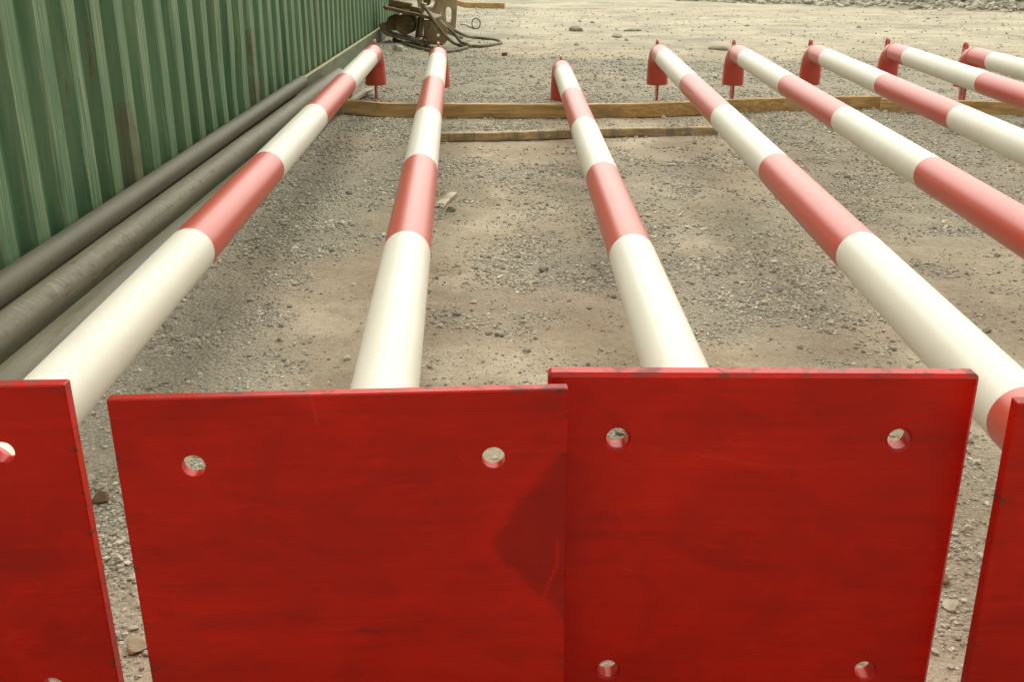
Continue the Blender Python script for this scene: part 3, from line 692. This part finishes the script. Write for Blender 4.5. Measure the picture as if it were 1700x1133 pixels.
for x_, w_ in ((0.075, 0.012), (0.11, 0.012)):
    bm = bmesh.new(); add_box(bm, (x_, 0.0, 0.19), (w_, 0.22, 0.23), Matrix.Rotation(math.radians(8), 3, 'Y'), 0.002); link('rib', bm_mesh(bm, 'rib'), [MUD], comp)
bm = bmesh.new(); slab(bm, [(0.235, 0.005), (0.375, 0.02), (0.41, 0.05), (0.40, 0.20), (0.33, 0.27), (0.13, 0.27), (0.13, 0.06)][::1], [circle(0.30, 0.105, 0.018, 16)], 0.025, 0.003, lambda u, v, d: (u, d + 0.03, v))
link('cheek_plate', bm_mesh(bm, 'cheek_plate', angle=0.5), [MUD2], comp)
bm = bmesh.new(); add_box(bm, (0.29, 0.0, 0.022), (0.17, 0.24, 0.022), Matrix.Rotation(math.radians(3), 3, 'Y'), 0.003); link('foot_pad', bm_mesh(bm, 'foot_pad'), [MUD], comp)
bm = bmesh.new(); path_tube(bm, [(0.24, -0.13, 0.23), (0.15, -0.14, 0.06)], 0.011, 10); path_tube(bm, [(0.10, -0.14, 0.055), (0.20, -0.15, 0.05)], 0.014, 10); path_tube(bm, [(0.11, -0.06, 0.10), (0.19, -0.06, 0.085)], 0.010, 10)
link('tie_bar', bm_mesh(bm, 'tie_bar', angle=0.6), [MUD], comp)
bm = bmesh.new(); path_tube(bm, [(0.12, -0.03, 0.37), (0.16, -0.05, 0.41), (0.175, -0.06, 0.455)], [0.03, 0.026, 0.022], 14); link('hose_fitting', bm_mesh(bm, 'hose_fitting', angle=0.6), [MUD2], comp)
def hose(world_pts, r, name='hose'):
    M = comp.matrix_world.inverted() if False else (Matrix.Translation((MX, MY, MZ)) @ Matrix.Rotation(math.radians(-6), 4, 'Z')).inverted()
    bm = bmesh.new(); path_tube(bm, catmull([M @ Vector(p) for p in world_pts], 8), r, 14)
    return link(name, bm_mesh(bm, name, angle=1.0), [HOSE], comp)
hose([(-1.039, 12.3, 0.422), (-0.975, 12.2, 0.364), (-0.882, 12.1, 0.243), (-0.80, 12.15, 0.125), (-0.71, 12.35, 0.01), (-0.62, 12.50, -0.045), (-0.542, 12.52, -0.048), (-0.379, 12.473, -0.048), (-0.222, 12.689, -0.049), (-0.153, 12.859, -0.050), (-0.185, 13.2, -0.052), (-0.353, 13.45, -0.05), (-0.52, 13.4, -0.03), (-0.612, 12.98, 0.035), (-0.77, 12.8, 0.138), (-0.893, 12.7, 0.239), (-0.981, 12.6, 0.287), (-1.06, 12.5, 0.30)], 0.0185)
hose([(-0.98, 12.45, 0.30), (-0.91, 12.5, 0.264), (-0.805, 12.5, 0.182), (-0.705, 12.55, 0.095), (-0.62, 12.5, 0.0), (-0.544, 12.40, -0.018), (-0.49, 12.36, -0.045)], 0.0185)
hose([(-1.39, 12.42, 0.03), (-1.30, 12.26, 0.018), (-1.221, 12.107, 0.008), (-1.086, 11.981, -0.016), (-0.924, 11.882, -0.041), (-0.765, 11.80, -0.044), (-0.624, 12.023, -0.045), (-0.534, 12.33, -0.047)], 0.0185)
hose([(-0.863, 12.75, 0.30), (-0.865, 12.62, 0.235), (-0.819, 12.66, 0.135), (-0.725, 12.75, 0.058), (-0.62, 12.95, 0.0)], 0.016)

# ------------------------------------------------------------------ rusty linkage bracket behind
BX, BY = -0.87, 14.45; BZ = float(gbase(BX, BY))
brk = empty('digger_bracket', Matrix.Translation((BX, BY, BZ)) @ Matrix.Rotation(math.radians(6), 4, 'Z'))
tag(brk, 'tall dusty brown steel digger bracket with a slot, standing behind the compactor head', 'machine part')
def S(c): return ((c[0] - 1000) / 818.0, (310 - c[1]) / 818.0)
out = [S(c) for c in ((1030, 312), (1075, 250), (1085, 150), (1095, 0), (1090, -120), (1000, -190), (900, -150), (885, 0), (850, 70), (800, 120), (785, 170), (840, 230), (940, 290))]
slot = [S(c) for c in ((975, 200), (970, 120), (968, 60), (985, 32), (1020, 35), (1040, 70), (1042, 150), (1030, 205), (1000, 212))]
def ccw(L): return L if sum(L[i][0] * L[(i + 1) % len(L)][1] - L[(i + 1) % len(L)][0] * L[i][1] for i in range(len(L))) > 0 else L[::-1]
for y_ in (0.0, 0.26):
    bm = bmesh.new(); slab(bm, ccw(out), [ccw(slot)], 0.03, 0.004, lambda u, v, d, y_=y_: (u, d + y_, v)); link('cheek_plate', bm_mesh(bm, 'cheek_plate', angle=0.5), [MUD2], brk)
arm = [S(c) for c in ((880, 10), (848, 68), (840, 82), (700, 82), (672, 40), (660, -40), (700, -120), (880, -120))]
recess = [S(c) for c in ((855, 0), (835, 40), (740, 45), (715, 10), (720, -50), (850, -50))]
for y_ in (0.045, 0.2):
    bm = bmesh.new(); slab(bm, ccw(arm), [ccw(recess)], 0.03, 0.004, lambda u, v, d, y_=y_: (u, d + y_, v)); link('hook_arm', bm_mesh(bm, 'hook_arm', angle=0.5), [MUD2], brk)
for p_, ya, yb, r_ in (((770, -20), 0.08, 0.195, 0.05), ((1060, -60), 0.035, 0.255, 0.035)):
    bm = bmesh.new(); x0, z0 = S(p_); path_tube(bm, [(x0, ya, z0), (x0, yb, z0)], r_, 20); link('cross_pin', bm_mesh(bm, 'cross_pin', angle=0.6), [MUD], brk)

# ------------------------------------------------------------------ small things on the ground
WIRE = rust_mat('rusty_wire', ((0.02, 0.017, 0.010), (0.05, 0.04, 0.02), (0.09, 0.07, 0.04)), 3)
gz = lambda x, y: float(gheight(x, y))
bm = bmesh.new(); cz = gz(-0.53, 15.15) + 0.075
pts = [(-0.79, 15.9, gz(-0.79, 15.9) + 0.008), (-0.70, 15.6, gz(-0.70, 15.6) + 0.02), (-0.60, 15.25, gz(-0.60, 15.25) + 0.010)] + [(-0.53 + 0.058 * math.sin(a), 15.15 + 0.02 * math.sin(2 * a), cz - 0.070 * math.cos(a)) for a in [2 * math.pi * k / 14 for k in range(0, 15)]]
path_tube(bm, catmull(pts, 4), 0.0075, 8)
tag(link('wire_loop', bm_mesh(bm, 'wire_loop', angle=1.0), [WIRE]), 'dark rusty wire bent into an upright loop on the far gravel', 'wire')
def rock(x, y, size, label, material, seed, squash=0.6, sink=0.25, name='stone', cat='stone', sub=3, sharp=True, sc_=(1, 0.8)):
    r = np.random.default_rng(seed); bm = bmesh.new(); bmesh.ops.create_icosphere(bm, subdivisions=sub, radius=1.0)
    planes = [(lambda d: d / np.linalg.norm(d))(r.normal(size=3)) for _ in range(11)]; hs_ = r.uniform(0.55, 0.85, 11)
    for v_ in bm.verts:
        p = np.array(v_.co[:])
        if sharp:
            for d, h_ in zip(planes, hs_):
                k_ = p @ d - h_
                if k_ > 0: p = p - k_ * d
        n_ = float(fbm(np.array(p[0] * 3 + seed), np.array(p[1] * 3 + p[2] * 2), seed, 4)) - 0.5
        p = p * (1 + (0.14 if sharp else 0.4) * n_)
        v_.co = Vector((p[0] * sc_[0], p[1] * sc_[1], p[2] * squash)) * size
    o = link(name, bm_mesh(bm, name, angle=math.radians(25) if sharp else 1.5), [material])
    o.location = (x, y, gz(x, y) + size * squash * (0.7 - sink)); o.rotation_euler = (0, 0, r.uniform(0, 6.28))
    tag(o, label, cat); return o
PALE = plain('pale_stone', (0.46, 0.43, 0.33), 0.9, 0.15); GREYS = plain('grey_stone', (0.20, 0.19, 0.155), 0.9, 0.3, 40)
BROWN = plain('brown_stone', (0.15, 0.10, 0.055), 0.9, 0.3, 30); CLAY = plain('dry_clay', (0.25, 0.22, 0.145), 0.95, 0.35, 14); TANST = plain('tan_stone', (0.33, 0.26, 0.17), 0.9, 0.2, 30)
rock(-1.243, 11.50, 0.075, 'pale squarish block of stone on the gravel in front of the rusty machine', PALE, 3, 0.62, 0.1)
rock(-0.096, 11.60, 0.040, 'small brown stone on its own near the hose loop', BROWN, 4, 0.7, 0.2)
rock(0.87, 15.08, 0.16, 'dark clay lump, rounded, on the pale far ground left of a flat clod', CLAY, 5, 0.30, 0.3, 'dirt_clod', 'clod', sharp=False, sc_=(1, 0.5))
rock(1.669, 15.14, 0.13, 'flat clay clod right of the rounded dark lump on the far ground', CLAY, 6, 0.16, 0.3, 'dirt_clod', 'clod', sharp=False, sc_=(1, 0.5))
rock(1.347, 13.95, 0.17, 'long low clay clod nearest the middle poles on the far ground', CLAY, 7, 0.16, 0.3, 'dirt_clod', 'clod', sharp=False, sc_=(1, 0.4))
rock(2.393, 12.41, 0.16, 'dark clay clod on the ground behind the fifth elbow', CLAY, 8, 0.20, 0.3, 'dirt_clod', 'clod', sharp=False, sc_=(1, 0.45))
rock(-1.098, 3.077, 0.022, 'grey stone in the gravel beside the first striped pole', GREYS, 9, 0.6)
rock(-0.286, 4.638, 0.026, 'round grey stone lying against the broken stick', GREYS, 10, 0.65, 0.2)
rock(-0.655, 1.49, 0.027, 'big tan stone in the gap between the two left base plates', TANST, 11, 0.5, 0.2)
rock(-0.70, 1.72, 0.020, 'flat grey stone above the big tan one in the left gap between plates', GREYS, 12, 0.4, 0.3)
rock(-0.90, 1.985, 0.024, 'brownish stone at the top of the left gap between plates', BROWN, 15, 0.7, 0.2)
rock(0.838, 1.70, 0.020, 'small brown cube-like stone in the gap by the right base plate', TANST, 13, 0.75, 0.1)
rock(0.825, 1.62, 0.020, 'light grey wedge stone just below the brown one in the right gap', PALE, 14, 0.5, 0.2)
rock(0.12, 3.72, 0.022, 'grey stone alone on the dirt between the two middle poles', GREYS, 16, 0.6, 0.2)
def stick(p0, p1, w0, w1, th, label, mats_, seed, name='wood_scrap'):
    rr = random.Random(seed); bm = bmesh.new(); n = 12; rings = []
    a, b_ = Vector(p0), Vector(p1); t = (b_ - a).normalized(); s_ = t.cross(Vector((0, 0, 1))).normalized(); nn = s_.cross(t)
    for k in range(n + 1):
        f = k / n; wd = (w0 + (w1 - w0) * f) * rr.uniform(0.9, 1.1); c = a.lerp(b_, f)
        rings.append([c + s_ * wd / 2 * x + nn * th * z for x, z in ((-1, 0), (1, 0), (1, 1), (0.2, 1.12), (-1, 0.95))])
    vr = rings_tube(bm, rings); bm.faces.new(vr[0][::-1]); bm.faces.new(vr[-1])
    for k in range(5):                                                # splintered end
        o_ = s_ * (w0 * (k / 4 - 0.5) * 0.85); L = rr.uniform(0.015, 0.05)
        path_tube(bm, [a + o_ + nn * th * 0.5 + t * 0.01, a + o_ + nn * th * 0.4 - t * L], [0.006, 0.001], 6)
    o = link(name, bm_mesh(bm, name), mats_); tag(o, label, 'wood scrap'); return o
stick((-0.338, 4.73, gz(-0.338, 4.73) + 0.002), (-0.288, 4.94, gz(-0.288, 4.94) + 0.005), 0.046, 0.036, 0.014, 'short broken stick with pale splintered end on the dirt beside the second pole', [wood(11, ((0.34, 0.25, 0.14), (0.55, 0.47, 0.34), (0.66, 0.61, 0.50)))], 3)
stick((-1.215, 7.88, gz(-1.2, 7.9) + 0.004), (-1.135, 8.36, gz(-1.14, 8.36) + 0.03), 0.045, 0.07, 0.018, 'pale wood offcut at the far end of the grey pipes by the long timber', [wood(12, ((0.38, 0.34, 0.24), (0.52, 0.48, 0.36), (0.62, 0.58, 0.46)))], 4)
# dry grass and weeds on the bank
n = 5200; px = rng.uniform(4.5, 12.5, n); py = 20.3 - 0.65 * (px - 8.3) + 0.35 + np.abs(rng.normal(0, 1.5, n))
cl = fbm(px * 1.6, py * 1.6, 101, 3); keep = cl > 0.5; px, py = px[keep], py[keep]; n = len(px)
pz = gheight(px, py); hh = rng.uniform(0.04, 0.15, n); an = rng.uniform(0, 2 * np.pi, n); le = rng.uniform(0.1, 0.8, n)
wd = 0.006; ca, sa = np.cos(an), np.sin(an)
v0 = np.stack([px - wd * sa, py + wd * ca, pz - 0.01], -1); v1 = np.stack([px + wd * sa, py - wd * ca, pz - 0.01], -1)
mx = px + ca * hh * le * 0.4; my = py + sa * hh * le * 0.4
v2 = np.stack([mx + wd * 0.7 * sa, my - wd * 0.7 * ca, pz + hh * 0.6], -1); v3 = np.stack([mx - wd * 0.7 * sa, my + wd * 0.7 * ca, pz + hh * 0.6], -1)
v4 = np.stack([px + ca * hh * le, py + sa * hh * le, pz + hh * (1.05 - 0.4 * le)], -1); v5 = v4 + np.array([0.001, 0, 0])
Vg = np.stack([v0, v1, v2, v3, v4, v5], 1).reshape(-1, 3); o6 = np.arange(n)[:, None] * 6
Fg = np.concatenate([o6 + np.array([0, 1, 2, 3]), o6 + np.array([3, 2, 5, 4])])
gr = link('dry_grass', mesh_np('dry_grass', Vg, Fg), [plain('dry_grass', (0.22, 0.20, 0.075), 0.9, 0.4, 3)]); tag(gr, 'thin dry grass on the rubble bank far right', 'grass', kind='stuff')
